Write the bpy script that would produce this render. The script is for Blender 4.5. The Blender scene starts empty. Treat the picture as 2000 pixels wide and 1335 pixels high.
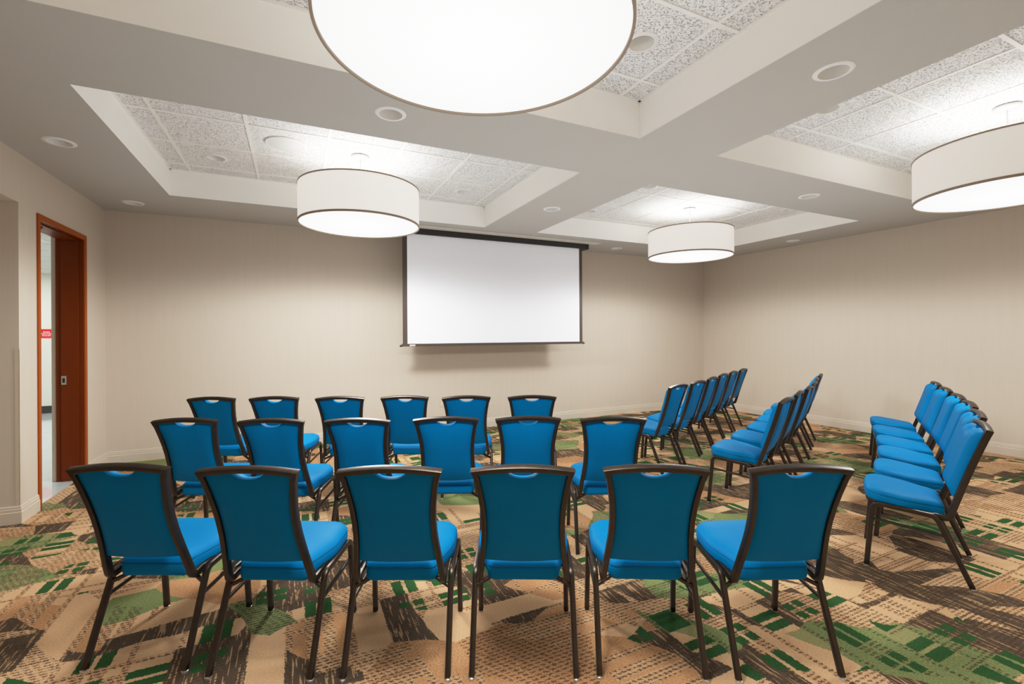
import bpy, bmesh, math, random
from mathutils import Vector, Matrix

C = bpy.context.scene.collection
PI = math.pi
# ---------------------------------------------------------------- helpers
class NT:
    """tiny helper around a node tree"""
    def __init__(self, name):
        self.m = bpy.data.materials.new(name)
        self.m.use_nodes = True
        self.t = self.m.node_tree
        self.t.nodes.clear()
        self.out = self.t.nodes.new('ShaderNodeOutputMaterial')
    def n(self, kind, **props):
        x = self.t.nodes.new(kind)
        for k, v in props.items():
            setattr(x, k, v)
        return x
    def l(self, a, b):
        self.t.links.new(a, b)
    def put(self, sock, v):
        if hasattr(v, 'is_output'):
            self.l(v, sock)
        else:
            sock.default_value = v
    def M(self, op, a, b=None, c=None, clamp=False):
        x = self.n('ShaderNodeMath', operation=op, use_clamp=clamp)
        for i, v in enumerate((a, b, c)):
            if v is not None:
                self.put(x.inputs[i], v)
        return x.outputs[0]
    def mix(self, f, a, b):
        x = self.n('ShaderNodeMix', data_type='RGBA')
        self.put(x.inputs[0], f)
        for s, v in ((x.inputs[6], a), (x.inputs[7], b)):
            if isinstance(v, tuple) and len(v) == 3:
                v = (*v, 1)
            self.put(s, v)
        return x.outputs[2]
    def coords(self):
        tc = self.n('ShaderNodeTexCoord')
        sp = self.n('ShaderNodeSeparateXYZ')
        self.l(tc.outputs['Object'], sp.inputs[0])
        return tc.outputs['Object'], sp.outputs[0], sp.outputs[1], sp.outputs[2]
    def comb(self, x, y, z=0.0):
        c = self.n('ShaderNodeCombineXYZ')
        for i, v in enumerate((x, y, z)):
            self.put(c.inputs[i], v)
        return c.outputs[0]
    def noise(self, vec, scale, detail=2.0, rough=0.5, out=0):
        x = self.n('ShaderNodeTexNoise')
        self.put(x.inputs['Vector'], vec)
        x.inputs['Scale'].default_value = scale
        x.inputs['Detail'].default_value = detail
        x.inputs['Roughness'].default_value = rough
        return x.outputs[out]
    def bsdf(self, base, rough=0.5, metal=0.0, spec=0.5, bump=None, bstr=0.2, bdist=0.01, emis=None, estr=0.0):
        b = self.n('ShaderNodeBsdfPrincipled')
        if isinstance(base, tuple):
            base = (*base, 1)
        self.put(b.inputs['Base Color'], base)
        self.put(b.inputs['Roughness'], rough)
        b.inputs['Metallic'].default_value = metal
        b.inputs['Specular IOR Level'].default_value = spec
        if bump is not None:
            bp = self.n('ShaderNodeBump')
            bp.inputs['Strength'].default_value = bstr
            bp.inputs['Distance'].default_value = bdist
            self.l(bump, bp.inputs['Height'])
            self.l(bp.outputs[0], b.inputs['Normal'])
        if emis is not None:
            self.put(b.inputs['Emission Color'], (*emis, 1) if isinstance(emis, tuple) else emis)
            self.put(b.inputs['Emission Strength'], estr)
        self.l(b.outputs[0], self.out.inputs[0])
        return self.m

def sr(r, g, b):
    f = lambda c: (c/255/12.92 if c/255 <= 0.04045 else ((c/255+0.055)/1.055)**2.4)
    return (f(r), f(g), f(b))

def link(name, bm, mat, parent=None, smooth=False, sharp=None):
    me = bpy.data.meshes.new(name)
    bmesh.ops.recalc_face_normals(bm, faces=bm.faces[:])
    bm.to_mesh(me); bm.free()
    if mat: me.materials.append(mat)
    if smooth:
        for p in me.polygons: p.use_smooth = True
        if sharp is not None:
            me.set_sharp_from_angle(angle=math.radians(sharp))
    o = bpy.data.objects.new(name, me)
    C.objects.link(o)
    if parent: o.parent = parent
    return o

def tag(o, label, cat, group=None, kind=None):
    o['label'] = label; o['category'] = cat
    if group: o['group'] = group
    if kind: o['kind'] = kind
    return o

def thing(name, label, cat, loc=(0, 0, 0), rz=0.0, group=None):
    o = bpy.data.objects.new(name, None)
    o.empty_display_size = 0.1
    C.objects.link(o)
    o.location = loc; o.rotation_euler = (0, 0, rz)
    return tag(o, label, cat, group)

def struct(name, bm, mat, smooth=False, label=None):
    o = link(name, bm, mat, None, smooth, 40 if smooth else None)
    o['kind'] = 'structure'
    if label: o['label'] = label
    return o

def box(bm, x0, x1, y0, y1, z0, z1, bevel=0.0):
    r = bmesh.ops.create_cube(bm, size=1.0)
    vs = r['verts']
    for v in vs:
        v.co = Vector(((x0+x1)/2 + v.co.x*(x1-x0), (y0+y1)/2 + v.co.y*(y1-y0), (z0+z1)/2 + v.co.z*(z1-z0)))
    if bevel > 0:
        es = list({e for v in vs for e in v.link_edges})
        bmesh.ops.bevel(bm, geom=es, offset=bevel, segments=2, affect='EDGES', profile=0.5)

def quad(bm, *pts):
    bm.faces.new([bm.verts.new(p) for p in pts])

def lathe(bm, prof, seg=48, centre=(0, 0), cap0=False, cap1=False):
    rings = []
    for r, z in prof:
        rings.append([bm.verts.new((centre[0]+r*math.cos(2*PI*i/seg), centre[1]+r*math.sin(2*PI*i/seg), z)) for i in range(seg)])
    for a, b in zip(rings, rings[1:]):
        for i in range(seg):
            j = (i+1) % seg
            bm.faces.new((a[i], a[j], b[j], b[i]))
    if cap0: bm.faces.new(rings[0][::-1])
    if cap1: bm.faces.new(rings[-1])

def rrect(w, d, r, k=2):
    """rounded-rectangle section, list of (a,b)"""
    pts = []
    for cx, cy, a0 in ((w/2-r, d/2-r, 0), (-w/2+r, d/2-r, 90), (-w/2+r, -d/2+r, 180), (w/2-r, -d/2+r, 270)):
        for i in range(k+1):
            a = math.radians(a0 + 90*i/k)
            pts.append((cx + r*math.cos(a), cy + r*math.sin(a)))
    return pts

def sweep(bm, path, depth, sec, cap=True):
    """sweep a section along path; depth[i] = axis kept as the section's second axis; corners mitred"""
    path = [Vector(p) for p in path]
    rings = []
    n = len(path)
    for i, p in enumerate(path):
        t0 = (path[i]-path[i-1]).normalized() if i > 0 else (path[1]-path[0]).normalized()
        t1 = (path[i+1]-path[i]).normalized() if i < n-1 else t0
        t = (t0+t1).normalized()
        D = depth[i] if isinstance(depth, list) else depth
        D = Vector(D)
        D = (D - t*D.dot(t)).normalized()
        W = t.cross(D).normalized()
        # mitre: stretch along the in-plane direction of the turn
        turn = (t1-t0)
        sW = sD = 1.0
        if turn.length > 1e-5:
            c = max(0.3, t0.dot(t))
            tn = turn.normalized()
            if abs(tn.dot(W)) > abs(tn.dot(D)): sW = 1/c
            else: sD = 1/c
        rings.append([bm.verts.new(p + W*(a*sW) + D*(b*sD)) for a, b in sec])
    m = len(sec)
    for r0, r1 in zip(rings, rings[1:]):
        for i in range(m):
            j = (i+1) % m
            bm.faces.new((r0[i], r0[j], r1[j], r1[i]))
    if cap:
        bm.faces.new(rings[0][::-1]); bm.faces.new(rings[-1])

def fillet(pts, radii, seg=6):
    """polyline with rounded corners"""
    pts = [Vector(p) for p in pts]
    out = [pts[0]]
    for i in range(1, len(pts)-1):
        r = radii[i-1]
        a, b, c = pts[i-1], pts[i], pts[i+1]
        if r <= 0: out.append(b); continue
        u = (a-b).normalized(); v = (c-b).normalized()
        ang = u.angle(v)
        d = min(r/math.tan(ang/2), (a-b).length*0.49, (c-b).length*0.49)
        p0, p1 = b+u*d, b+v*d
        for k in range(seg+1):
            s = k/seg
            out.append(p0*(1-s)**2 + b*2*s*(1-s) + p1*s*s)
    out.append(pts[-1])
    return out

# ---------------------------------------------------------------- numbers measured from the place
H = 1.45
F_PX, YAW, Y0, ROLL = 897.14, math.radians(25.2728), 652.62, math.radians(-0.3160)
XL, XR, YW, ZC, ZT = -1.948, 7.406, 6.695, 2.888, 3.162
RR = 0.03165                      # slight lean of the plain wall away from square
XA0, XA1, XD0, XD1 = -1.153, 2.305, 3.100, 6.577
YA0, YA1, YB1, YB0 = 3.439, 5.729, 2.656, 0.366
YK = -0.75                        # wall behind the camera

# ---------------------------------------------------------------- materials
def mat_wall(name, col):
    k = NT(name)
    v, x, y, z = k.coords()
    # fine vertical weave on both orientations of wall
    h = k.M('ADD', x, k.M('MULTIPLY', y, 1.0))
    st = k.noise(k.comb(k.M('MULTIPLY', h, 60.0), k.M('MULTIPLY', z, 2.0)), 1.0, 2.0)
    band = k.M('SINE', k.M('MULTIPLY', h, 52.0))
    weave = k.noise(k.comb(k.M('MULTIPLY', h, 260.0), k.M('MULTIPLY', z, 160.0)), 1.0, 1.0)
    f = k.M('ADD', k.M('ADD', k.M('MULTIPLY', st, 0.9), k.M('MULTIPLY', band, 0.06)), k.M('MULTIPLY', weave, 0.55))
    f = k.M('MULTIPLY', f, 0.62, clamp=True)
    c = k.mix(f, tuple(a*0.93 for a in col), tuple(min(1, a*1.045) for a in col))
    return k.bsdf(c, 0.75, spec=0.25, bump=weave, bstr=0.08, bdist=0.002)

def mat_plain(name, col, rough=0.6, metal=0.0, spec=0.5, var=0.0):
    k = NT(name)
    if var > 0:
        v, x, y, z = k.coords()
        nz = k.noise(v, 3.0, 3.0)
        c = k.mix(nz, tuple(a*(1-var) for a in col), tuple(min(1, a*(1+var)) for a in col))
        return k.bsdf(c, rough, metal, spec)
    return k.bsdf(col, rough, metal, spec)

def mat_tile():
    k = NT('acoustic_tile')
    v, x, y, z = k.coords()
    n1 = k.noise(v, 85.0, 4.0, 0.70)
    n2 = k.noise(v, 120.0, 2.0, 0.6)
    h = k.M('ADD', k.M('MULTIPLY', n1, 0.8), k.M('MULTIPLY', n2, 0.3))
    pit = k.M('SUBTRACT', 1.0, k.M('MULTIPLY', k.M('SUBTRACT', 0.46, n1), 10.0, clamp=True), clamp=True)
    c = k.mix(pit, (0.54, 0.525, 0.49), (0.92, 0.915, 0.895))
    return k.bsdf(c, 0.9, spec=0.1, bump=k.M('MULTIPLY', h, pit), bstr=0.9, bdist=0.012)

def mat_carpet():
    k = NT('plaid_carpet')
    v, x, y, z = k.coords()
    AND = lambda *a: a[0] if len(a) == 1 else k.M('MULTIPLY', a[0], AND(*a[1:]))
    OR = lambda a, b: k.M('MAXIMUM', a, b)
    NOT = lambda a: k.M('SUBTRACT', 1.0, a)
    GT = lambda a, b: k.M('GREATER_THAN', a, b)
    LT = lambda a, b: k.M('LESS_THAN', a, b)
    # tufts: a little ragged, so that every edge of the pattern is toothed
    j1 = k.noise(k.comb(k.M('MULTIPLY', x, 1.0), k.M('MULTIPLY', y, 0.6)), 120.0, 1.0)
    j2 = k.noise(k.comb(y, x, 3.7), 110.0, 1.0)
    xx = k.M('ADD', x, k.M('MULTIPLY', k.M('SUBTRACT', j1, 0.5), 0.018))
    yy = k.M('ADD', y, k.M('MULTIPLY', k.M('SUBTRACT', j2, 0.5), 0.018))
    # --- large swooping patches of colour
    def patch(seed, sc, ax, ay, rot, warp=0.9):
        wx = k.M('MULTIPLY', k.M('SUBTRACT', k.noise(k.comb(x, y, seed), 1.7, 1.0), 0.5), warp)
        wy = k.M('MULTIPLY', k.M('SUBTRACT', k.noise(k.comb(x, y, seed+5), 1.7, 1.0), 0.5), warp)
        px = k.M('ADD', xx, wx); py = k.M('ADD', yy, wy)
        c, s = math.cos(rot), math.sin(rot)
        qx = k.M('ADD', k.M('MULTIPLY', px, c*ax), k.M('MULTIPLY', py, s*ax))
        qy = k.M('ADD', k.M('MULTIPLY', px, -s*ay), k.M('MULTIPLY', py, c*ay))
        vo = k.n('ShaderNodeTexVoronoi', voronoi_dimensions='2D', feature='F1')
        k.l(k.comb(qx, qy), vo.inputs['Vector'])
        vo.inputs['Scale'].default_value = sc
        sp = k.n('ShaderNodeSeparateColor')
        k.l(vo.outputs['Color'], sp.inputs[0])
        return sp.outputs[0], sp.outputs[1], sp.outputs[2]
    r1, r2, r3 = patch(1.3, 3.1, 1.3, 0.75, 0.85, 0.42)
    q1, q2, q3 = patch(8.1, 2.3, 0.85, 1.25, -0.5, 0.5)
    sand, tan, sage, taupe = sr(206, 167, 127), sr(186, 140, 99), sr(126, 136, 88), sr(90, 75, 60)
    forest, brown = sr(52, 88, 48), sr(76, 60, 46)
    fleck = k.noise(v, 120.0, 3.0, 0.75)
    fl = k.M('MULTIPLY', k.M('SUBTRACT', fleck, 0.35), 3.0, clamp=True)
    tan_s = k.mix(fl, tuple(a*0.66 for a in tan), tuple(a*1.28 for a in tan))
    sage_s = k.mix(fl, tuple(a*0.66 for a in sage), tuple(a*1.25 for a in sage))
    stn = k.noise(k.comb(k.M('MULTIPLY', x, 80.0), k.M('MULTIPLY', y, 5.5)), 1.0, 2.0, 0.6)
    taupe_d = k.mix(fl, tuple(a*0.75 for a in taupe), tuple(a*1.15 for a in taupe))
    taupe_s = k.mix(k.M('MULTIPLY', GT(stn, 0.575), 0.8), taupe_d, sr(182, 146, 108))
    m_tan, m_sage, m_tau = GT(r1, 0.20), GT(r1, 0.47), GT(r1, 0.62)
    is_sage = AND(m_sage, NOT(m_tau))
    sand = k.mix(fl, tuple(a*0.86 for a in sand), tuple(a*1.10 for a in sand))
    base = k.mix(m_tan, sand, tan_s)
    base = k.mix(m_sage, base, sage_s)
    base = k.mix(m_tau, base, taupe_s)
    # --- tartan: narrow pairs and wide bands in both directions
    def stripes(c, c0, per):
        u = k.M('ABSOLUTE', k.M('SUBTRACT', k.M('FRACT', k.M('ADD', k.M('DIVIDE', k.M('SUBTRACT', c, c0), per), 0.5)), 0.5))
        wide = LT(u, 0.165)
        pair = LT(k.M('ABSOLUTE', k.M('SUBTRACT', u, 0.418)), 0.060)
        edge = LT(k.M('ABSOLUTE', k.M('SUBTRACT', u, 0.205)), 0.028)
        return wide, pair, edge
    wX, pX, eX = stripes(xx, 2.165, 0.458)
    wY, pY, eY = stripes(yy, 1.765, 0.450)
    gX, gY = GT(q1, 0.34), GT(q2, 0.40)
    aX, aY = AND(OR(wX, pX), gX), AND(OR(wY, pY), gY)
    pXa, pYa = AND(OR(pX, eX), gX), AND(OR(pY, eY), gY)
    wXa, wYa = AND(wX, gX), AND(wY, gY)
    # slanted ticks of yarn
    def ticks(a, b, pa, pb, duty, thick, slant=0.75):
        t = k.M('DIVIDE', b, pb)
        row = k.M('FLOOR', t); w = k.M('FRACT', t)
        u = k.M('FRACT', k.M('ADD', k.M('ADD', k.M('DIVIDE', a, pa), k.M('MULTIPLY', row, 0.37)), k.M('MULTIPLY', w, slant)))
        return AND(LT(u, duty), LT(w, thick))
    jx = k.M('ADD', x, k.M('MULTIPLY', k.M('SUBTRACT', j2, 0.5), 0.030))
    jy = k.M('ADD', y, k.M('MULTIPLY', k.M('SUBTRACT', j1, 0.5), 0.020))
    t_pair = ticks(jx, jy, 0.028, 0.021, 0.70, 0.54)
    t_hatch = ticks(jx, jy, 0.036, 0.021, 0.70, 0.48)
    # solid sand bands, some of them hatched
    band = OR(wXa, wYa)
    bandc = k.mix(is_sage, sand, k.mix(0.2, sage_s, sand))
    solid = AND(band, GT(r2, 0.30))
    col = k.mix(solid, base, bandc)
    hatch = AND(t_hatch, OR(AND(band, LT(q3, 0.30)), AND(GT(r3, 0.66), NOT(m_tau))))
    col = k.mix(k.M('MULTIPLY', hatch, 0.75), col, brown)
    pairs = OR(pXa, pYa)
    col = k.mix(AND(pairs, NOT(m_tau), NOT(is_sage)), col, k.mix(0.6, tan_s, sand))
    col = k.mix(k.M('MULTIPLY', AND(pairs, t_pair), 0.82), col, brown)
    # deep green where the bands cross
    cross = AND(OR(wX, pX), OR(wY, pY), GT(q3, 0.56))
    ww = AND(wX, wY, LT(q3, 0.84))
    cross = AND(cross, NOT(ww), OR(gX, gY))
    grn = k.mix(fl, tuple(a*0.7 for a in forest), tuple(a*1.2 for a in forest))
    col = k.mix(cross, col, grn)
    pile = k.noise(v, 420.0, 2.0, 0.7)
    pl = k.M('ADD', 0.45, k.M('MULTIPLY', pile, 1.1))
    hv = k.n('ShaderNodeMix', data_type='RGBA', blend_type='MULTIPLY')
    hv.inputs[0].default_value = 1.0
    k.l(col, hv.inputs[6]); k.l(k.comb(pl, pl, pl), hv.inputs[7])
    return k.bsdf(hv.outputs[2], 0.95, spec=0.08, bump=pile, bstr=0.5, bdist=0.004)

def mat_wood_door(name, a, b):
    k = NT(name)
    v, x, y, z = k.coords()
    nz = k.noise(k.comb(k.M('MULTIPLY', x, 6.0), k.M('MULTIPLY', y, 6.0), k.M('MULTIPLY', z, 0.8)), 2.0, 2.0)
    c = k.mix(nz, a, b)
    return k.bsdf(c, 0.38, spec=0.22)

def mat_vinyl():
    k = NT('blue_vinyl')
    v, x, y, z = k.coords()
    nz = k.noise(v, 6.0, 2.0)
    gr = k.noise(v, 500.0, 2.0, 0.6)
    c = k.mix(nz, (0.0, 0.148, 0.345), (0.0, 0.172, 0.395))
    return k.bsdf(c, 0.55, spec=0.07, bump=gr, bstr=0.06, bdist=0.001)

def mat_metal_dark():
    k = NT('dark_bronze_metal')
    v, x, y, z = k.coords()
    nz = k.noise(v, 30.0, 3.0)
    c = k.mix(nz, (0.050, 0.037, 0.028), (0.082, 0.062, 0.047))
    r = k.M('ADD', 0.30, k.M('MULTIPLY', nz, 0.15))
    return k.bsdf(c, r, metal=0.88, spec=0.5)

def mat_emit(name, col, s, base=(0.85, 0.84, 0.82), rough=0.6):
    k = NT(name)
    return k.bsdf(base, rough, spec=0.2, emis=col, estr=s)

def mat_shade(e):
    k = NT('linen_shade')
    v, x, y, z = k.coords()
    w = k.noise(k.comb(k.M('MULTIPLY', x, 300.0), k.M('MULTIPLY', y, 300.0), k.M('MULTIPLY', z, 500.0)), 1.0, 1.0)
    c = k.mix(w, (0.74, 0.69, 0.62), (0.82, 0.78, 0.71))
    return k.bsdf(c, 0.8, spec=0.15, emis=(1.0, 0.955, 0.89), estr=e)

def mat_diffuser():
    k = NT('acrylic_diffuser')
    v, x, y, z = k.coords()
    r = k.M('SQRT', k.M('ADD', k.M('MULTIPLY', x, x), k.M('MULTIPLY', y, y)))
    f = k.M('SUBTRACT', 1.0, k.M('MULTIPLY', k.M('DIVIDE', r, 0.55), 0.30))
    return k.bsdf((0.3, 0.3, 0.3), 0.5, spec=0.1, emis=(1.0, 0.995, 0.985), estr=k.M('MULTIPLY', f, DIFF_E))

DIFF_E = 1.9
W_WALL = mat_wall('woven_wallpaper', sr(203, 191, 175))
W_BASE = mat_plain('beige_baseboard_paint', sr(203, 191, 174), 0.5, var=0.04)
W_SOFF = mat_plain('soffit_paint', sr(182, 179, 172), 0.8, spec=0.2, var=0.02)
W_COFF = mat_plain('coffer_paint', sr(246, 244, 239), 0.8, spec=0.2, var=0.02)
W_TILE = mat_tile()
W_GRID = mat_plain('grid_white', sr(232, 230, 225), 0.5)
W_FLOOR = mat_carpet()
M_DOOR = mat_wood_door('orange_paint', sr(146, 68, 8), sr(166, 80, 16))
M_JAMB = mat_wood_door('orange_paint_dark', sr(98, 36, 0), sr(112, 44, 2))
M_VINYL = mat_vinyl()
M_DARK = mat_metal_dark()
M_GLIDE = mat_plain('nickel_glide', (0.75, 0.74, 0.72), 0.25, metal=0.8)
M_SHADES = [mat_shade(0.52), mat_shade(0.40), mat_shade(0.45), mat_shade(0.26)]
M_BAND = mat_plain('bronze_band', sr(144, 128, 110), 0.5, metal=0.0, var=0.05)
M_DIFF = mat_diffuser()
M_WHITE = mat_plain('white_trim', sr(222, 221, 217), 0.45)
M_CANOPY = mat_plain('canopy_paint', sr(190, 190, 188), 0.5)
M_CONE = mat_plain('downlight_cone', sr(225, 223, 218), 0.35)
M_LENS = mat_plain('downlight_lens', sr(180, 177, 170), 0.5)
M_BLACK = mat_plain('screen_black', sr(40, 37, 34), 0.5, var=0.1)
M_SCRBRD = mat_plain('screen_border', sr(66, 55, 46), 0.6, var=0.05)
M_SCREEN = mat_plain('screen_fabric', sr(240, 241, 246), 0.7, spec=0.2, var=0.01)
M_CASE = mat_plain('screen_trim_paint', sr(205, 200, 188), 0.6)
M_CHROME = mat_plain('brushed_steel', (0.62, 0.60, 0.57), 0.28, metal=1.0)
M_CLOSER = mat_plain('closer_black', (0.012, 0.012, 0.013), 0.35)
M_PLATE = mat_plain('outlet_ivory', sr(206, 198, 178), 0.5)
M_SLOT = mat_plain('outlet_slot', sr(60, 55, 50), 0.6)
M_RED = mat_plain('sign_red', sr(222, 8, 14), 0.45)
M_SIGNW = mat_emit('sign_lettering', (1, 0.8, 0.8), 0.1, base=sr(250, 190, 190))
M_HALLW = mat_plain('hall_wall_paint', sr(226, 224, 212), 0.7, var=0.02)
M_HBASE = mat_plain('hall_rubber_base', sr(58, 56, 54), 0.5)
M_GUARD = mat_plain('corner_guard_vinyl', sr(200, 187, 168), 0.4)

def mat_hallfloor():
    k = NT('polished_hall_floor')
    v, x, y, z = k.coords()
    n = k.noise(v, 5.0, 4.0)
    c = k.mix(n, sr(176, 186, 188), sr(205, 210, 208))
    return k.bsdf(c, 0.07, spec=0.8)
W_HFLOOR = mat_hallfloor()

# ---------------------------------------------------------------- room shell
def right_x(y):                  # inner face of the plain wall at depth y
    return XR + RR*(YW - y)

bm = bmesh.new()
quad(bm, (-2.0, YK, 0), (right_x(YK)+0.2, YK, 0), (right_x(YW)+0.2, YW+0.1, 0), (-2.0, YW+0.1, 0))
quad(bm, (-3.6, YK, 0), (-2.0, YK, 0), (-2.0, 4.95, 0), (-3.6, 4.95, 0))
bmesh.ops.remove_doubles(bm, verts=bm.verts[:], dist=1e-4)
struct('floor', bm, W_FLOOR, label='plaid carpet in sand, taupe and greens')

# far wall with the screen
bm = bmesh.new()
box(bm, XL-0.25, XR+0.4, YW, YW+0.2, 0, ZT+0.2)
struct('wall_back', bm, W_WALL)
# plain wall
bm = bmesh.new()
vs = []
for z in (0, ZT+0.2):
    for p in ((right_x(YK-0.2), YK-0.2), (right_x(YK-0.2)+0.2, YK-0.2), (right_x(YW+0.2)+0.2, YW+0.2), (right_x(YW+0.2), YW+0.2)):
        vs.append(bm.verts.new((p[0], p[1], z)))
for f in ((0, 3, 2, 1), (4, 5, 6, 7), (0, 1, 5, 4), (1, 2, 6, 5), (2, 3, 7, 6), (3, 0, 4, 7)):
    bm.faces.new([vs[i] for i in f])
struct('wall_right', bm, W_WALL)
# wall with the door and the alcove opening
YP, ZALC = 4.882, 2.503          # end of the wall stub, underside of the alcove header
DY0, DY1, DZ = 5.200, 6.100, 2.435
bm = bmesh.new()
XB = XL-0.26
box(bm, XB, XL, YP, DY0-0.03, 0, ZT+0.2)
box(bm, XB, XL, DY0-0.03, DY1+0.03, DZ+0.03, ZT+0.2)
box(bm, XB, XL, DY1+0.03, YW, 0, ZT+0.2)
box(bm, XB, XL, YK, YP, ZALC, ZT+0.2)
struct('wall_left', bm, W_WALL)
bm = bmesh.new()
box(bm, -3.6, XB, YP, YP+0.12, 0, ZALC+0.1)
box(bm, -3.7, -3.6, YK, YP+0.12, 0, ZALC+0.1)
box(bm, -3.7, XB, YK-0.1, YK, 0, ZALC+0.1)
struct('wall_alcove', bm, W_WALL)
bm = bmesh.new()
box(bm, -3.7, XB, YK-0.1, YP+0.12, ZALC, ZALC+0.1)
struct('ceiling_alcove', bm, W_SOFF)
bm = bmesh.new()
box(bm, XL-0.26, right_x(YK)+0.2, YK-0.2, YK, 0, ZT+0.2)
struct('wall_front', bm, W_WALL)

# soffit with four coffers
xs = [XL, XA0, XA1, XD0, XD1, right_x(YK)+0.1]
ys = [YK, YB0, YB1, YA0, YA1, YW]
bm = bmesh.new()
for i in range(5):
    for j in range(5):
        if i in (1, 3) and j in (1, 3): continue
        quad(bm, (xs[i], ys[j], ZC), (xs[i+1], ys[j], ZC), (xs[i+1], ys[j+1], ZC), (xs[i], ys[j+1], ZC))
bmesh.ops.remove_doubles(bm, verts=bm.verts[:], dist=1e-4)
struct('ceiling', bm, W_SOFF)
coffers = [(XA0, XA1, YA0, YA1), (XD0, XD1, YA0, YA1), (XA0, XA1, YB0, YB1), (XD0, XD1, YB0, YB1)]
bm = bmesh.new()
for x0, x1, y0, y1 in coffers:
    quad(bm, (x0, y0, ZT), (x1, y0, ZT), (x1, y1, ZT), (x0, y1, ZT))
struct('ceiling_tiles', bm, W_TILE)
# exposed grid bars
T = 0.622
grids = [([-0.97+T*i for i in range(6)], [4.275+T*i for i in range(-1, 3)]),
         ([3.985+T*i for i in range(-1, 5)], [4.38+T*i for i in range(-1, 3)]),
         ([2.12-T*i for i in range(6)], [2.43-T*i for i in range(4)]),
         ([3.94+T*i for i in range(-1, 5)], [2.43-T*i for i in range(4)])]
bm = bmesh.new()
hw, th = 0.012, 0.006
for (x0, x1, y0, y1), (gx, gy) in zip(coffers, grids):
    for g in gx:
        if x0+0.05 < g < x1-0.05: box(bm, g-hw, g+hw, y0+0.012, y1-0.012, ZT-th, ZT+0.001)
    for g in gy:
        if y0+0.05 < g < y1-0.05: box(bm, x0+0.012, x1-0.012, g-hw, g+hw, ZT-th-0.0005, ZT+0.001)
    for a, b, c, d in ((x0-0.01, x0+0.02, y0-0.01, y1+0.01), (x1-0.02, x1+0.01, y0-0.01, y1+0.01), (x0-0.009, x1+0.009, y0-0.009, y0+0.02), (x0-0.009, x1+0.009, y1-0.02, y1+0.009)):
        box(bm, a, b, c, d, ZT-th-0.001, ZT+0.001)
struct('trim_1', bm, W_GRID, label='white exposed bars of the tile ceiling')
# lid that closes the building over the coffers
bm = bmesh.new()
box(bm, XL-0.3, right_x(YK)+0.3, YK-0.2, YW+0.2, ZT+0.2, ZT+0.25)
struct('roof', bm, W_SOFF)

# baseboards: moulded profile swept along each wall foot
def baseboard(name, runs):
    prof = [(0, 0), (0.016, 0), (0.016, 0.088), (0.012, 0.094), (0.012, 0.112), (0.009, 0.118), (0.009, 0.130), (0.004, 0.138), (0, 0.138)]
    bm = bmesh.new()
    for run in runs:
        (x0, y0), (x1, y1), (nx, ny) = run[:3]
        ox, oy = run[3] if len(run) > 3 else (nx, ny)
        r0 = [bm.verts.new((x0+ox*d, y0+oy*d, z)) for d, z in prof]
        r1 = [bm.verts.new((x1+nx*d, y1+ny*d, z)) for d, z in prof]
        for i in range(len(prof)):
            j = (i+1) % len(prof)
            bm.faces.new((r0[i], r0[j], r1[j], r1[i]))
        bm.faces.new(r0[::-1]); bm.faces.new(r1)
    return struct(name, bm, W_BASE)
baseboard('baseboard_back', [((XL, YW), (XR, YW), (0, -1))])
baseboard('baseboard_right', [((right_x(YK), YK), (XR, YW), (-1, 0))])
baseboard('baseboard_left', [((XL, DY1+0.05), (XL, YW), (1, 0)), ((XL, YP), (XL, DY0-0.043), (1, 0), (1, -1)), ((XL, YP), (-3.6, YP), (0, -1), (1, -1))])

# ---------------------------------------------------------------- the doorway
dr = thing('door_1', 'open doorway in orange-brown painted frame leading to the bright hallway', 'doorway', (XL, (DY0+DY1)/2, 0))
dr['kind'] = 'structure'
def L(bm): # shift world coords to the doorway's own
    bmesh.ops.translate(bm, verts=bm.verts[:], vec=(-XL, -(DY0+DY1)/2, 0)); return bm
bm = bmesh.new()
cw = 0.050
# casings on the room face
box(bm, XL, XL+0.012, DY0-0.043, DY0, 0, DZ+cw, 0.002)
box(bm, XL, XL+0.012, DY1, DY1+cw, 0, DZ+cw, 0.002)
box(bm, XL, XL+0.012, DY0, DY1, DZ, DZ+cw, 0.002)
link('casing', L(bm), M_DOOR, dr)
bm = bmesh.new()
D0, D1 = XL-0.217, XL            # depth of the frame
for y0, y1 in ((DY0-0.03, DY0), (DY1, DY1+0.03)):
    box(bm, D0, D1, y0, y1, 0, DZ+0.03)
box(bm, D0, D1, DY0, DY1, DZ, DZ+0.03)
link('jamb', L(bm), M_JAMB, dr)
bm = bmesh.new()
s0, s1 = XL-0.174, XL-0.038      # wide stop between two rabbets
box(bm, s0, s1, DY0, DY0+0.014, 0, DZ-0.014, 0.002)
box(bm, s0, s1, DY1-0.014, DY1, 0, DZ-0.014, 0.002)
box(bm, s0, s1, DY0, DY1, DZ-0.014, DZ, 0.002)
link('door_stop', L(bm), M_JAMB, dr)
bm = bmesh.new()
box(bm, s0+0.004, s0+0.042, DY1-0.019, DY1-0.012, 0.97, 1.058, 0.002)
sp_ = link('strike_plate', L(bm), M_CHROME, dr); sp_['label'] = 'brushed steel strike plate'
bm = bmesh.new()
box(bm, s0+0.012, s0+0.032, DY1-0.0205, DY1-0.0185, 0.990, 1.036)
link('latch_hole', L(bm), M_CLOSER, sp_)
bm = bmesh.new()
sec = rrect(0.034, 0.034, 0.016, 3)
sweep(bm, [(XL-0.045, 5.214, 2.397), (XL-0.040, 5.322, 2.393)], (0, 0, 1), sec)
box(bm, XL-0.075, XL-0.030, 5.225, 5.262, 2.395, 2.434, 0.004)
link('closer_arm', L(bm), M_CLOSER, dr)
bm = bmesh.new()
sweep(bm, [(XL-0.040, 5.3205, 2.393), (XL-0.0395, 5.331, 2.3926)], (0, 0, 1), rrect(0.036, 0.036, 0.017, 3))
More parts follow.
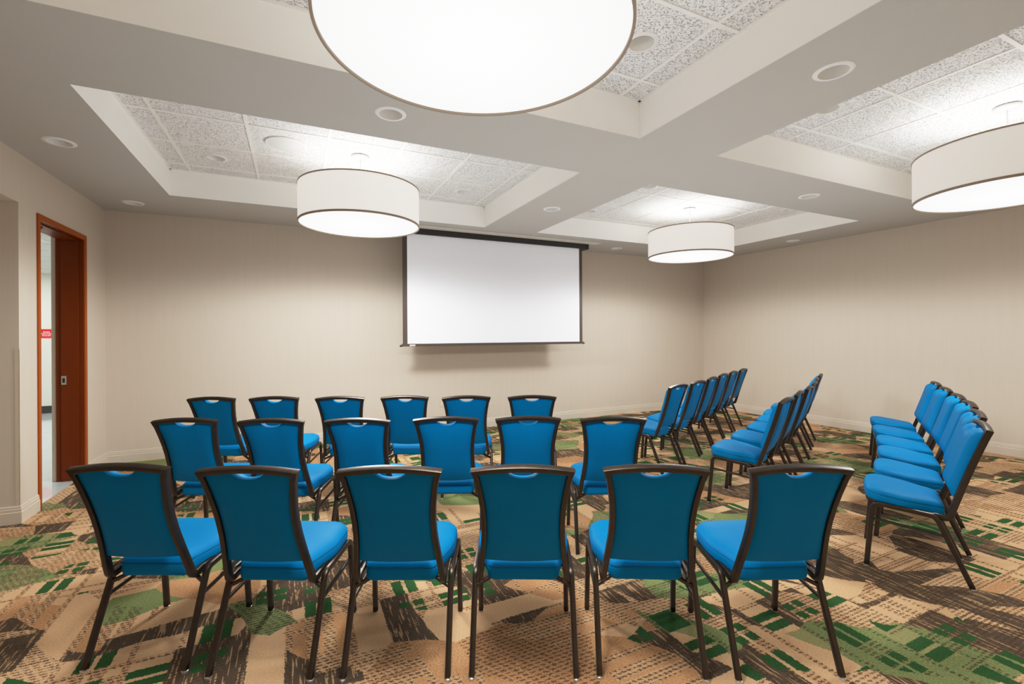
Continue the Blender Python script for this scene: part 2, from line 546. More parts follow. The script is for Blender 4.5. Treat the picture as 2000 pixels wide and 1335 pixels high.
link('closer_cap', L(bm), M_CHROME, dr)

# corner guard on the wall stub
bm = bmesh.new()
box(bm, XL-0.026, XL+0.002, YP-0.0025, YP, 0.14, 1.36)
box(bm, XL, XL+0.0025, YP-0.0025, YP+0.026, 0.14, 1.36)
tag(link('corner_guard', bm, M_GUARD), 'beige vinyl corner guard on the wall end beside the doorway', 'corner guard')

# ---------------------------------------------------------------- hallway beyond the door
HX0, HY1, HZ = -6.0, 11.7, 2.658
bm = bmesh.new()
quad(bm, (HX0, YP+0.12, -0.002), (-2.0, YP+0.12, -0.002), (-2.0, HY1, -0.002), (HX0, HY1, -0.002))
struct('floor_hall', bm, W_HFLOOR)
bm = bmesh.new(); box(bm, HX0-0.1, -1.9, HY1, HY1+0.1, 0, HZ+0.2); struct('wall_hall_back', bm, M_HALLW)
bm = bmesh.new(); box(bm, HX0-0.1, HX0, YP, HY1, 0, HZ+0.2); struct('wall_hall_left', bm, M_HALLW)
bm = bmesh.new(); box(bm, XB, XL-0.01, YW+0.2, HY1, 0, HZ+0.2); struct('wall_hall_right', bm, M_HALLW)
bm = bmesh.new(); box(bm, HX0, -3.6, YP, YP+0.12, 0, HZ+0.2); box(bm, -3.7, XB, YP+0.0, YP+0.121, ZALC, HZ+0.2); struct('wall_hall_front', bm, M_HALLW)
bm = bmesh.new(); quad(bm, (HX0, YP, HZ), (XB, YP, HZ), (XB, HY1, HZ), (HX0, HY1, HZ)); struct('ceiling_hall', bm, W_TILE)
bm = bmesh.new()
for g in range(1, 11):
    y = YP + 0.62*g; box(bm, HX0, XB, y-0.012, y+0.012, HZ-0.005, HZ+0.001)
for g in range(1, 6):
    x = XB - 0.62*g; box(bm, x-0.012, x+0.012, YP, HY1, HZ-0.0055, HZ+0.001)
struct('trim_2', bm, W_GRID)
bm = bmesh.new(); box(bm, HX0, XB, HY1-0.012, HY1, 0, 0.137); struct('baseboard_hall', bm, M_HBASE)

sg = thing('wall_sign', 'small red rectangular sign with white lettering on the hallway wall', 'sign', (-4.275, HY1-0.001, 1.512))
bm = bmesh.new(); box(bm, -0.122, 0.120, -0.006, 0, -0.096, 0.096, 0.001); link('backing', bm, M_SIGNW, sg)
bm = bmesh.new(); box(bm, -0.112, 0.102, -0.009, -0.004, -0.084, 0.086, 0.001); link('panel', bm, M_RED, sg)
for i, (txt, z) in enumerate((('MAIN', 0.030), ('ELECTRIC', -0.004), ('ROOM', -0.038))):
    cu = bpy.data.curves.new('lettering', 'FONT')
    cu.body = txt; cu.size = 0.040; cu.align_x = 'CENTER'; cu.align_y = 'CENTER'; cu.extrude = 0.0006; cu.offset = 0.0008
    tmp = bpy.data.objects.new('tmp', cu)
    C.objects.link(tmp)
    bpy.context.view_layer.update()
    lm = bpy.data.meshes.new_from_object(tmp.evaluated_get(bpy.context.evaluated_depsgraph_get()))
    bpy.data.objects.remove(tmp)
    to = bpy.data.objects.new('lettering', lm)
    C.objects.link(to); to.parent = sg
    to.location = (-0.005, -0.0096, z); to.rotation_euler = (PI/2, 0, 0)
    lm.materials.clear(); lm.materials.append(M_SIGNW)

# ---------------------------------------------------------------- projection screen
SY = 6.12
sc = thing('projection_screen', 'white projection screen with black borders lowered from the ceiling', 'projection screen', (2.70, SY, 0))
X = lambda v: v-2.70
Y = lambda v: v-SY
sx0, sx1, szb, szt = 1.352, 4.070, 1.332, 2.80
bm = bmesh.new()
box(bm, X(sx0), X(sx1), -0.001, 0.001, szb-0.005, szt+0.02)
link('screen_fabric', bm, M_SCREEN, sc)
for a, b in ((sx0-0.062, sx0), (sx1, sx1+0.055)):
    bm = bmesh.new()
    box(bm, X(a), X(b), -0.0015, 0.0015, szb, szt+0.03)
    link('black_border', bm, M_SCRBRD, sc)
bm = bmesh.new()
box(bm, X(sx0-0.075), X(sx1+0.066), -0.014, 0.014, szb-0.036, szb, 0.003)
wb = link('weight_bar', bm, M_SCRBRD, sc)
for s, e in ((-1, sx0-0.075), (1, sx1+0.066)):
    bm = bmesh.new()
    r = bmesh.ops.create_uvsphere(bm, u_segments=16, v_segments=10, radius=0.015)
    for v in bm.verts: v.co = Vector((v.co.x*1.4 + X(e)+s*0.010, v.co.y, v.co.z + szb-0.027))
    link('end_cap', bm, M_BLACK, wb, True)
bm = bmesh.new(); box(bm, X(1.378), X(1.452), -0.0155, -0.0135, szb-0.030, szb-0.012); lb = link('maker_tag', bm, M_WHITE, wb); lb['label'] = 'small white tag'
bm = bmesh.new(); box(bm, X(1.384), X(1.446), -0.0162, -0.0150, szb-0.024, szb-0.019); link('tag_stripe', bm, M_RED, lb)
# black roller case let into the soffit, with its pale trim flange
bm = bmesh.new()
box(bm, X(1.24), X(4.21), -0.030, 0.11, 2.800, ZC-0.004, 0.003)
link('roller_case', bm, M_BLACK, sc)
for e in (1.24, 4.21):
    bm = bmesh.new()
    box(bm, X(e)-0.02, X(e)+0.025, -0.034, 0.114, 2.795, ZC-0.006, 0.004)
    link('ceiling_mount', bm, M_CLOSER, sc)
bm = bmesh.new()
box(bm, X(1.15), X(4.36), -0.19, -0.036, ZC-0.014, ZC-0.001, 0.002)
link('trim_flange', bm, M_CASE, sc)

# ---------------------------------------------------------------- wall outlet
ot = thing('wall_outlet', 'ivory duplex outlet low on the wall below the screen', 'outlet', (2.0, YW-0.0005, 0.43))
bm = bmesh.new(); box(bm, -0.036, 0.036, -0.006, 0, -0.058, 0.058, 0.002); link('cover_plate', bm, M_PLATE, ot)
for z in (0.024, -0.024):
    bm = bmesh.new(); box(bm, -0.016, 0.016, -0.0085, -0.004, z-0.014, z+0.014, 0.003); s_ = link('socket', bm, M_PLATE, ot)
    bm = bmesh.new()
    for x in (-0.006, 0.006): box(bm, x-0.0012, x+0.0012, -0.0092, -0.0080, z-0.004, z+0.006)
    link('slot', bm, M_SLOT, s_)

# ---------------------------------------------------------------- drum pendants
PR, PZB, PZT = 0.548, 2.497, 2.845
def make_pendant(loc, label, M_SHADE):
    t = thing('drum_pendant', label, 'pendant lamp', (loc[0], loc[1], 0), 0, 'white drum pendant lamps')
    bm = bmesh.new()
    n = 96
    lathe(bm, [(PR, PZB), (PR, PZT), (PR-0.004, PZT), (PR-0.004, PZB), (PR, PZB)], n)
    link('lamp_shade', bm, M_SHADE, t, True, 40)
    for z0, z1 in ((PZB-0.006, PZB+0.012), (PZT-0.009, PZT+0.003)):
        bm = bmesh.new()
        lathe(bm, [(PR-0.007, z0), (PR+0.0035, z0), (PR+0.0035, z1), (PR-0.007, z1), (PR-0.007, z0)], n)
        link('rim_band', bm, M_BAND, t, True, 40)
    bm = bmesh.new()
    prof = [(PR-0.006, 0.006)] + [((PR-0.006)*math.cos(a*PI/2/8), -0.018*math.sin(a*PI/2/8)) for a in range(0, 8)] + [(0.001, -0.018)]
    lathe(bm, prof, n)
    d = link('diffuser', bm, M_DIFF, t, True)
    d.location = (0, 0, PZB+0.004)
    bm = bmesh.new()
    lathe(bm, [(0.081, ZT-0.007), (0.081, ZT-0.020), (0.070, ZT-0.028), (0.012, ZT-0.032), (0.001, ZT-0.032)], 40)
    link('canopy', bm, M_CANOPY, t, True, 40)
    bm = bmesh.new()
    sweep(bm, [(0, 0, PZT-0.03), (0, 0, ZT-0.03)], (0, 1, 0), rrect(0.010, 0.010, 0.0045, 2))
    for a in (0, 2*PI/3, 4*PI/3):
        sweep(bm, [(0, 0, PZT-0.025), ((PR-0.004)*math.cos(a+0.5), (PR-0.004)*math.sin(a+0.5), PZT-0.025)], (0, 0, 1), rrect(0.008, 0.008, 0.003, 1))
    link('stem', bm, M_CANOPY, t)
    return t
PEND = [((0.572, 4.590), 'white drum pendant in the ceiling recess before the screen, door side'),
        ((4.900, 4.652), 'white drum pendant in the ceiling recess over the far room corner'),
        ((0.592, 1.536), 'large drum pendant seen from below, cut off by the photo top'),
        ((4.898, 1.545), 'cream drum pendant beside the plain wall, cut off by the photo edge')]
def lamp(name, kind, loc, power, rot=(0, 0, 0), size=0.3, col=(0.975, 0.985, 1.0), shape='DISK', sizey=None, spread=None):
    d = bpy.data.lights.new(name, kind)
    d.energy = power; d.color = col
    if kind == 'AREA':
        d.shape = shape; d.size = size
        if sizey: d.size_y = sizey
        if spread: d.spread = spread
    else:
        d.shadow_soft_size = size
    o = bpy.data.objects.new(name, d)
    C.objects.link(o); o.location = loc; o.rotation_euler = rot
    return o
DOWN, UP, FILL, WIDE, LIFT = 27.0, 9.0, 24.0, 112.0, 66.0
for (p, lab), ms, kk in zip(PEND, M_SHADES, (1.30, 0.85, 1.0, 0.85)):
    t = make_pendant(p, lab, ms)
    a = lamp('pendant_down_light', 'AREA', (p[0], p[1], PZB-0.024), DOWN*kk, size=1.04)
    c = lamp('pendant_wide_light', 'SPOT', (p[0], p[1], PZB-0.16), WIDE*kk, size=0.14)
    c.data.spot_size = math.radians(178); c.data.spot_blend = 0.25
    b = lamp('pendant_up_light', 'AREA', (p[0], p[1], PZT-0.03), UP, rot=(PI, 0, 0), size=1.0, col=(1, 0.99, 0.97))

# ---------------------------------------------------------------- recessed downlights and ceiling speakers
def make_downlight(label, x, y, z, group):
    t = thing('downlight', label, 'downlight', (x, y, z), 0, group)
    bm = bmesh.new()
    lathe(bm, [(0.072, -0.001), (0.074, -0.007), (0.092, -0.006), (0.099, -0.001), (0.099, 0.0), (0.072, 0.0)], 40)
    link('trim_ring', bm, M_WHITE, t, True, 50)
    bm = bmesh.new()
    lathe(bm, [(0.073, -0.004), (0.066, 0.030), (0.055, 0.075)], 40)
    link('reflector', bm, M_CONE, t, True)
    bm = bmesh.new()
    lathe(bm, [(0.055, 0.075), (0.030, 0.068), (0.001, 0.066)], 32)
    link('lens', bm, M_LENS, t, True)
    return t
SG, TG = 'recessed downlights in the grey beams', 'recessed downlights in the tiled recesses'
DL = [(0.569, 3.035, ZC, 'round recessed downlight in the grey beam next to the biggest drum pendant', SG),
      (-1.567, 4.489, ZC, 'recessed downlight in the grey ceiling strip before the doorway wall', SG),
      (-1.571, 6.214, ZC, 'recessed downlight in the ceiling corner above the doorway', SG),
      (2.678, 4.578, ZC, 'recessed downlight in the cross beam just above the projection screen', SG),
      (2.688, 1.528, ZC, 'largest-looking recessed downlight in the cross beam near the camera', SG),
      (4.906, 3.039, ZC, 'recessed downlight in the beam between the two pendants by the plain wall', SG),
      (7.049, 4.616, ZC, 'recessed downlight in the ceiling strip along the plain wall', SG),
      (4.909, 6.252, ZC, 'recessed downlight in the ceiling strip beside the screen case end', SG),
      (-0.679, 5.204, ZT, 'recessed downlight in ceiling tile, door end of the recess before the screen', TG),
      (1.831, 5.220, ZT, 'recessed downlight in ceiling tile between hanging drum and screen case', TG),
      (1.852, 2.115, ZT, 'recessed downlight in ceiling tile half hidden by the biggest drum pendant', TG),
      (3.735, 4.141, ZT, 'recessed downlight at the near edge of the corner ceiling recess', TG),
      (3.725, 5.325, ZT, 'faint recessed downlight at the screen end of the corner ceiling recess', TG),
      (6.225, 4.130, ZT, 'recessed downlight at the plain-wall edge of the corner ceiling recess', TG),
      (3.690, 2.140, ZT, 'recessed downlight cut by the beam edge in the recess by the plain wall', TG)]
for x, y, z, lab, g in DL:
    make_downlight(lab, x, y, z, g)
# the soffit and tiles are pierced where the downlights sit
def pierce(name, z, spots, rad):
    o = bpy.data.objects[name]
    bmc = bmesh.new()
    for x, y in spots:
        bmesh.ops.create_cone(bmc, cap_ends=True, segments=32, radius1=rad, radius2=rad, depth=0.2, matrix=Matrix.Translation((x, y, z)))
    me = bpy.data.meshes.new('cut'); bmc.to_mesh(me); bmc.free()
    co = bpy.data.objects.new('cut', me); C.objects.link(co)
    md = o.modifiers.new('holes', 'BOOLEAN'); md.operation = 'DIFFERENCE'; md.object = co; md.solver = 'EXACT'
    bpy.context.view_layer.update()
    dg = bpy.context.evaluated_depsgraph_get()
    nm = bpy.data.meshes.new_from_object(o.evaluated_get(dg))
    o.modifiers.clear(); o.data = nm
    bpy.data.objects.remove(co)
def thicken(name, h):
    o = bpy.data.objects[name]
    b = bmesh.new(); b.from_mesh(o.data)
    r = bmesh.ops.extrude_face_region(b, geom=b.faces[:])
    bmesh.ops.translate(b, verts=[e for e in r['geom'] if isinstance(e, bmesh.types.BMVert)], vec=(0, 0, h))
    bmesh.ops.recalc_face_normals(b, faces=b.faces[:])
    b.to_mesh(o.data); b.free()
thicken('ceiling', ZT-ZC+0.004); thicken('ceiling_tiles', 0.02)
pierce('ceiling', ZC, [(d[0], d[1]) for d in DL if d[2] == ZC], 0.080)
pierce('ceiling_tiles', ZT, [(d[0], d[1]) for d in DL if d[2] == ZT], 0.080)
# the upright sides of the recesses take a lighter colour than the beams
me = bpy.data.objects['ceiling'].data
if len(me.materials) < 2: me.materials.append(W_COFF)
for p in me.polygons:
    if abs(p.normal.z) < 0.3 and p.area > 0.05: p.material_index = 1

def make_speaker(label, x, y):
    t = thing('ceiling_speaker', label, 'ceiling speaker', (x, y, ZT), 0, 'round ceiling speakers')
    bm = bmesh.new()
    lathe(bm, [(0.165, -0.001), (0.165, -0.008), (0.158, -0.012), (0.150, -0.010)], 48)
    link('rim', bm, M_WHITE, t, True, 40)
    bm = bmesh.new()
    lathe(bm, [(0.152, -0.009), (0.10, -0.013), (0.001, -0.015)], 48)
    link('grille', bm, M_GRILLE, t, True)
k = NT('speaker_grille')
v, x, y, z = k.coords()
dots = k.M('MULTIPLY', k.M('SINE', k.M('MULTIPLY', x, 900.0)), k.M('SINE', k.M('MULTIPLY', y, 900.0)))
M_GRILLE = k.bsdf(k.mix(k.M('GREATER_THAN', dots, 0.3), sr(220, 220, 217), sr(180, 180, 178)), 0.5)
make_speaker('round white ceiling speaker beside the hanging drum, door side', -0.068, 4.573)
make_speaker('round white ceiling speaker above the drum in the far corner', 5.654, 4.673)

# ---------------------------------------------------------------- banquet chair
def yb(z): return -0.278 + 0.315*(0.904-z)
NB = Vector((0, 1, 0.315)).normalized()          # normal of the back plane, towards the sitter
HW = [(0.904, 0.2085), (0.864, 0.1980), (0.80, 0.1868), (0.738, 0.1788), (0.674, 0.1755), (0.61, 0.1765), (0.565, 0.1800), (0.50, 0.1870), (0.44, 0.1945), (0.415, 0.1975)]
def hw_at(z):
    for (z1, a), (z0, b) in zip(HW, HW[1:]):
        if z0 <= z <= z1:
            return b + (a-b)*(z-z0)/(z1-z0)
    return HW[0][1] if z > HW[0][0] else HW[-1][1]
BW, BD = 0.023, 0.033                            # bar face, bar depth

def chair_back_frame():
    bm = bmesh.new()
    path, dep = [], []
    def side(s):
        P = []
        for z, h in HW:
            P.append((Vector((s*(h-BW/2), yb(z), z)), NB.copy()))
        # bend under the seat into the rail
        e = P[-1][0]
        pts = fillet([e, Vector((s*0.1885, yb(0.368), 0.368)), Vector((s*0.1885, -0.045, 0.377))], [0.045], 8)[1:]
        for i, p in enumerate(pts):
            nx = pts[min(i+1, len(pts)-1)]; pv = pts[i-1] if i else e
            t = (nx-pv).normalized()
            P.append((p, Vector((0, -t.z, t.y)) if t.y > 0 else Vector((0, -t.z, t.y))))
        return P
    l = side(-1); r = side(1)
    arch = []
    hw = HW[0][1]-BW/2
    for i in range(1, 12):
        u = -1 + 2*i/12
        z = 0.893 + 0.016*(1-u*u)
        arch.append((Vector((u*hw, yb(z), z)), NB.copy()))
    l[0] = (Vector((-hw, yb(0.893), 0.893)), NB.copy()); r[0] = (Vector((hw, yb(0.893), 0.893)), NB.copy())
    full = list(reversed(l)) + arch + r
    sweep(bm, [p for p, _ in full], [d for _, d in full], rrect(BW, BD, 0.0045, 2))
    return bm

def chair_seat_frame():
    bm = bmesh.new()
    sec = rrect(0.020, 0.026, 0.006, 2)
    # side rails joined round the front, under the cushion
    pts = [(-0.1885, -0.050, 0.376), (-0.1885, 0.10, 0.390), (-0.196, 0.20, 0.398), (-0.15, 0.262, 0.405), (0.15, 0.262, 0.405), (0.196, 0.20, 0.398), (0.1885, 0.10, 0.390), (0.1885, -0.050, 0.376)]
    pts = fillet(pts, [0.1, 0.12, 0.06, 0.06, 0.12, 0.1], 5)
    sweep(bm, pts, (0, 0, 1), sec)
    # plate the cushion is screwed to
    vs = [bm.verts.new(p) for p in ((-0.150, -0.075, 0.362), (0.150, -0.075, 0.362), (0.180, 0.20, 0.403), (0.13, 0.245, 0.410), (-0.13, 0.245, 0.410), (-0.180, 0.20, 0.403))]
    bm.faces.new(vs)
    return bm

def seat_outline(k):
    """half outline parameters: closed loop of (x, y); k shrinks inward (metres)"""
    pts = []
    F, R = 0.275 - k, -0.098 + k
    def hw(y):
        # narrow between the uprights, widening to the front corners
        t = max(0.0, min(1.0, (y+0.10)/0.21))
        t = t*t*(3-2*t)
        return 0.157 + (0.217-0.157)*t - k
    # right side from rear to front with rounded corners
    rc, fc = 0.030, 0.085
    n = 40
    right = []
    for i in range(7):       # rear corner
        a = -PI/2 + (PI/2)*i/6
        cy = R + rc
        right.append((hw(cy) - rc + rc*math.cos(a), cy + rc*math.sin(a)))
    for i in range(1, 12):
        y = R+rc + (F-fc-R-rc)*i/12
        right.append((hw(y), y))
    for i in range(11):      # front corner
        a = (PI/2)*i/10
        right.append((hw(F-fc) - fc + fc*math.cos(a), F-fc + fc*math.sin(a)))
    for i in (0.66, 0.33):
        xx_ = right[-1][0]
        pts.append(None)
    pts = right[:]
    xe = right[-1][0]
    bulge = lambda u: 0.006*(1-u*u)
    front = [(xe*u, F + bulge(u)) for u in (0.8, 0.6, 0.4, 0.2, 0, -0.2, -0.4, -0.6, -0.8)]
    pts += front
    pts += [(-x_, y_) for x_, y_ in reversed(right)]
    xr = right[0][0]
    pts += [(-xr*u, R) for u in (0.75, 0.5, 0.25, 0, -0.25, -0.5, -0.75)]
    return pts

def zbot(y): return 0.364 + 0.155*(y+0.05)
def zseam(y): return 0.417 + 0.118*(y+0.098)
def chair_seat():
    bm = bmesh.new()
    rings = []
    # (shrink, mode, offset)
    spec = [(0.022, 'b', -0.001), (0.010, 'b', 0.000), (0.003, 'b', 0.008), (0.000, 'b', 0.020), (0.000, 's', -0.012), (0.002, 's', -0.003), (0.0050, 's', 0.0), (0.002, 's', 0.003),
            (0.005, 's', 0.010), (0.013, 's', 0.018), (0.026, 's', 0.025), (0.050, 's', 0.031), (0.085, 's', 0.035), (0.12, 's', 0.037)]
    for sh, mode, off in spec:
        o = seat_outline(0.0)
        ring = []
        for (x_, y_) in o:
            cx, cy = 0.0, 0.09
            # shrink towards the middle by a distance
            d = Vector((x_-cx, y_-cy)); Ln = d.length
            q = Vector((cx, cy)) + d*max(0.05, (1-sh/max(0.12, Ln)))
            z = (zbot(q.y) if mode == 'b' else zseam(q.y)) + off
            ring.append(bm.verts.new((q.x, q.y, z)))
        rings.append(ring)
    m = len(rings[0])
    for a, b in zip(rings, rings[1:]):
        for i in range(m):
            j = (i+1) % m
            bm.faces.new((a[i], a[j], b[j], b[i]))
    bm.faces.new(rings[0][::-1])
    cv = bm.verts.new((0, 0.09, zseam(0.09)+0.038))
    for i in range(m):
        j = (i+1) % m
        bm.faces.new((rings[-1][i], rings[-1][j], cv))
    return bm
def chair_piping():
    bm = bmesh.new()
    o = seat_outline(0.0)
    path = [Vector((x_*0.984, 0.09+(y_-0.09)*0.984, zseam(y_))) for x_, y_ in o]
    path.append(path[0].copy())
    sweep(bm, path, (0, 0, 1), rrect(0.006, 0.0042, 0.0018, 1), cap=False)
    return bm

def back_top(x):
    """upper edge of the upholstered back with its finger notch, as height"""
    z = 0.879 + 0.014*(1-(x/0.19)**2)
    a = abs(x)/0.060
    if a < 1:
        z -= 0.029*math.sqrt(max(0, 1-a*a))
    elif a < 1.5:
        z -= 0.002*(1.5-a)*2
    return z
def back_grid(bm, front, nx=28, nz=18, zb=0.466, inset=0.0, bulge=0.0, off=0.0, soft=(0.20, 0.13, 0.12), sag=0.0):
    """grid filling the frame opening; returns vert rows. off moves along the back normal"""
    rows = []
    xsamp = [-1 + 2*i/nx for i in range(nx+1)]
    for j in range(nz+1):
        row = []
        for u in xsamp:
            zt = back_top(u*0.178) - inset*0.6
            z = zb + sag*u*u + (zt-zb-sag*u*u)*j/nz
            h = hw_at(z) - BW + 0.002 - inset
            x_ = u*h
            zt = back_top(x_) - inset*0.6
            z = zb + sag*u*u + (zt-zb-sag*u*u)*j/nz
            e = min(1.0, (1-abs(u))/soft[0]); f = min(1.0, j/nz/soft[1]); g = min(1.0, (1-j/nz)/soft[2])
            s = lambda q: math.sin(q*PI/2)**0.8 if q > 0 else 0
            b = bulge*s(e)*s(f)*s(g)
            p = Vector((x_, yb(z), z)) + NB*(off+b)
            row.append(bm.verts.new(p))
        rows.append(row)
    for a, b in zip(rows, rows[1:]):
        for i in range(nx):
            bm.faces.new((a[i], a[i+1], b[i+1], b[i]))
    return rows
def stitch(bm, A, B):
    nx = len(A[0])-1; nz = len(A)-1
    la = [A[0][i] for i in range(nx+1)] + [A[j][nx] for j in range(1, nz+1)] + [A[nz][i] for i in range(nx-1, -1, -1)] + [A[j][0] for j in range(nz-1, 0, -1)]
    lb = [B[0][i] for i in range(nx+1)] + [B[j][nx] for j in range(1, nz+1)] + [B[nz][i] for i in range(nx-1, -1, -1)] + [B[j][0] for j in range(nz-1, 0, -1)]
    n = len(la)
    for i in range(n):
        j = (i+1) % n
        bm.faces.new((la[i], la[j], lb[j], lb[i]))
def chair_back_panel():      # flat rear face of the upholstery
    bm = bmesh.new()
    a = back_grid(bm, False, off=-0.004, bulge=-0.018, soft=(0.42, 0.30, 0.45), sag=0.010, zb=0.468)
    b = back_grid(bm, False, off=0.001, sag=0.010, zb=0.468)
    stitch(bm, a, b)
    return bm
def chair_backrest():        # padded front face
    bm = bmesh.new()
    a = back_grid(bm, True, off=0.0012, inset=0.001, zb=0.478)
    b = back_grid(bm, True, off=0.018, bulge=0.036, inset=0.0, zb=0.494)
    stitch(bm, a, b)
    return bm

LSEC = rrect(0.0245, 0.0285, 0.008, 2)
def leg_bm(s, front):
    bm = bmesh.new()
    xf, xm = s*0.222, s*0.2170
    if front:
        pts = [(xm, 0.075, 0.3880), (xm, 0.236, 0.3990), (xf, 0.269, 0.010)]
    else:
        pts = [(xm, 0.075, 0.3880), (xm, -0.052, 0.3790), (s*0.220, -0.203, 0.010)]
    path = fillet([Vector(p) for p in pts], [0.045], 8)
    dep = []
    for i, p in enumerate(path):
        a = path[max(0, i-1)]; b = path[min(len(path)-1, i+1)]
        t = (b-a).normalized()
        dep.append(Vector((1, 0, 0)).cross(t))
    sweep(bm, path, dep, LSEC)
    return bm
def glide_bm(s, front):
    bm = bmesh.new()
    x_, y_ = (s*0.222, 0.2695) if front else (s*0.2202, -0.205)
    lathe(bm, [(0.0095, 0.018), (0.0105, 0.012), (0.0145, 0.010), (0.0145, 0.0005), (0.001, 0.0005)], 16, (x_, y_))
    return bm
def stretcher_bm(s):
    bm = bmesh.new()
    sweep(bm, [(s*0.2135, 0.238, 0.300), (s*0.2145, -0.090, 0.272)], (0, 0, 1), rrect(0.016, 0.016, 0.0065, 2))
    return bm
def brace_bm():
    bm = bmesh.new()
    pts = [(-0.2150, -0.076, 0.322), (-0.130, -0.040, 0.358), (0.130, -0.040, 0.358), (0.2150, -0.076, 0.322)]
    sweep(bm, fillet(pts, [0.03, 0.03], 4), (0, 1, 0.2), rrect(0.018, 0.016, 0.006, 2))
    return bm

def make_chair():
    t = thing('banquet_chair', 'blue banquet chair', 'chair')
    st = link('seat', chair_seat(), M_VINYL, t, True, 60)
    pp = link('piping', chair_piping(), M_PIPING, st, True)
    br = link('backrest', chair_backrest(), M_VINYL, t, True, 60)
    link('back_panel', chair_back_panel(), M_VINYL, t, True, 60)
    link('back_frame', chair_back_frame(), M_DARK, t, True, 35)
    link('seat_frame', chair_seat_frame(), M_DARK, t, True, 40)
    for front in (True, False):
        for s in (-1, 1):
            lg = link('leg', leg_bm(s, front), M_DARK, t, True, 40)
            g = link('glide', glide_bm(s, front), M_GLIDE, lg, True, 40)
            g['label'] = 'pale metal glide'
    for s in (-1, 1):
        link('stretcher', stretcher_bm(s), M_DARK, t, True, 40)
    link('cross_brace', brace_bm(), M_DARK, t, True, 40)
    return t
M_PIPING = mat_plain('blue_piping', (0.0, 0.085, 0.22), 0.5, spec=0.2)

def dup(root):
    r = root.copy(); C.objects.link(r)
    for ch in list(root.children):
        c = ch.copy(); C.objects.link(c); c.parent = r
        for gc in list(ch.children):
            d = gc.copy(); C.objects.link(d); d.parent = c
    return r

CH = {'F': [(-0.5461, 2.6783, -0.4532), (-0.0502, 2.3914, -0.4818), (0.4605, 2.1440, -0.4385), (0.9537, 1.9115, -0.4620), (1.4456, 1.6743, -0.4937), (1.9431, 1.4271, -0.4086)],
      'M': [(-0.5312, 3.8418, -0.4346), (-0.0295, 3.5647, -0.4206), (0.4770, 3.3251, -0.4548), (0.9925, 3.1175, -0.4260), (1.4690, 2.8929, -0.4118), (1.9498, 2.6279, -0.4372)],
      'B': [(-0.5407, 4.9837, -0.4572), (-0.0666, 4.7710, -0.3768), (0.4571, 4.5058, -0.4004), (0.9843, 4.2789, -0.4557), (1.4457, 4.0336, -0.3899), (1.9740, 3.7826, -0.4381)],
      'R1': [(3.5191, 3.8521, 0.3613), (3.9894, 4.0245, 0.4010), (4.4790, 4.2633, 0.4634), (4.9824, 4.5239, 0.4431), (5.4465, 4.7519, 0.4626), (5.9600, 4.9970, 0.4454)],
      'R2': [(3.5119, 2.6820, 0.3835), (4.0252, 2.9098, 0.4564), (4.5305, 3.1303, 0.4431), (4.9968, 3.3670, 0.4705), (5.4475, 3.6147, 0.5088), (6.0007, 3.9039, 0.4819)],
      'R3': [(3.5322, 1.5103, 0.4732), (4.0348, 1.7051, 0.4662), (4.5295, 1.9239, 0.4901), (4.9807, 2.1569, 0.5100), (5.4869, 2.4369, 0.5396), (6.0357, 2.7356, 0.5329)]}
ORD = ['first', 'second', 'third', 'fourth', 'fifth', 'last']
ROWN = {'F': 'back', 'M': 'middle', 'B': 'front', 'R3': 'back', 'R2': 'middle', 'R1': 'front'}
chair0 = make_chair()
first = True
for row, lst in CH.items():
    for i, (x_, y_, a_) in enumerate(lst):
        o = chair0 if first else dup(chair0)
        first = False
        o.location = (x_, y_, 0); o.rotation_euler = (0, 0, a_)
        if row in 'FMB':
            o['label'] = 'blue vinyl banquet chair, %s from the door end, %s row of the door-side block' % (ORD[i], ROWN[row])
            o['group'] = 'chairs in the %s row of the door-side block' % ROWN[row]
        else:
            o['label'] = 'blue vinyl banquet chair, %s from the aisle, %s row of the plain-wall block' % (ORD[i], ROWN[row])
            o['group'] = 'chairs in the %s row of the plain-wall block' % ROWN[row]

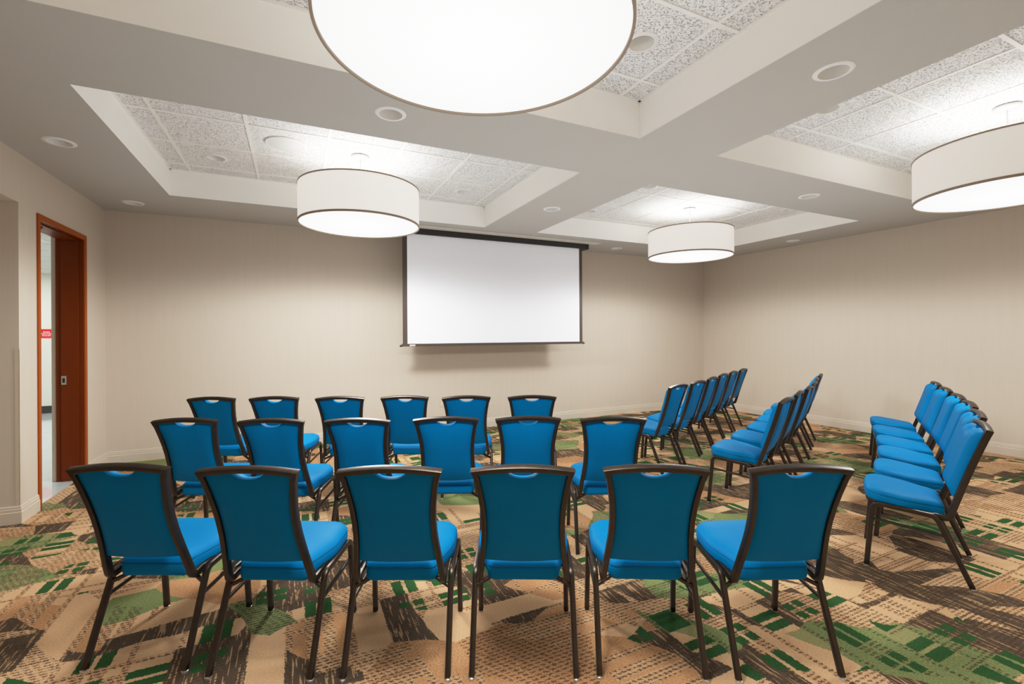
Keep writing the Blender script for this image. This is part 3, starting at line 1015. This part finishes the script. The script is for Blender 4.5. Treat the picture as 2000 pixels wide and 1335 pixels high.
# ---------------------------------------------------------------- hall light, world, camera
lamp('hall_light', 'AREA', (-4.2, 8.5, HZ-0.03), 110, size=1.2, sizey=5.0, shape='RECTANGLE', col=(0.95, 0.98, 1.0))
lamp('added_floor_fill', 'AREA', (2.7, 3.0, 0.03), FILL, rot=(PI, 0, 0), size=8.6, sizey=6.6, shape='RECTANGLE', col=(0.98, 0.985, 1.0))  # added unseen area light facing up, standing in for bounce off the carpet
lamp('added_ceiling_fill', 'AREA', (2.7, 3.0, 1.02), LIFT, rot=(PI, 0, 0), size=6.6, sizey=4.6, shape='RECTANGLE', col=(0.98, 0.985, 1.0))  # added unseen area light above the chairs, lifts ceiling and upper walls
lamp('alcove_light', 'AREA', (-2.9, 2.4, ZALC-0.03), 3.5, size=0.6, col=(1, 0.95, 0.88))

w = bpy.data.worlds.new('World'); bpy.context.scene.world = w
w.use_nodes = True
w.node_tree.nodes['Background'].inputs[0].default_value = (0.8, 0.8, 0.8, 1)
w.node_tree.nodes['Background'].inputs[1].default_value = 0.2

cam = bpy.data.cameras.new('Camera')
cam.sensor_fit = 'HORIZONTAL'; cam.sensor_width = 36.0
cam.lens = 36.0*F_PX/2000
cam.shift_y = -(667.5-Y0)/2000
cam.clip_start = 0.05
co = bpy.data.objects.new('Camera', cam)
C.objects.link(co)
co.matrix_world = Matrix.Translation((0, 0, H)) @ Matrix.Rotation(-YAW, 4, 'Z') @ Matrix.Rotation(PI/2, 4, 'X') @ Matrix.Rotation(ROLL, 4, 'Z')
S = bpy.context.scene
S.camera = co
S.view_settings.view_transform = 'Standard'
S.view_settings.look = 'None'
S.view_settings.exposure = 0.0
S.view_settings.gamma = 1.0
# soft highlight roll-off, as in an exposure-blended interior photograph
S.view_settings.use_curve_mapping = True
cm = S.view_settings.curve_mapping
WL = 2.5
cm.white_level = (WL, WL, WL)
cv = cm.curves[3]
pts = [(0.0, 0.0), (0.12, 0.118), (0.30, 0.31), (0.50, 0.515), (0.70, 0.67), (1.0, 0.82), (1.5, 0.94), (WL, 1.0)]
cv.points[0].location = (0, 0); cv.points[1].location = (1, 1)
for a, b in pts[1:-1]:
    cv.points.new(a/WL, b)
cm.update()
S.cycles.max_bounces = 8
S.cycles.diffuse_bounces = 5
S.cycles.use_adaptive_sampling = True
S.cycles.adaptive_threshold = 0.04
S.cycles.use_denoising = True
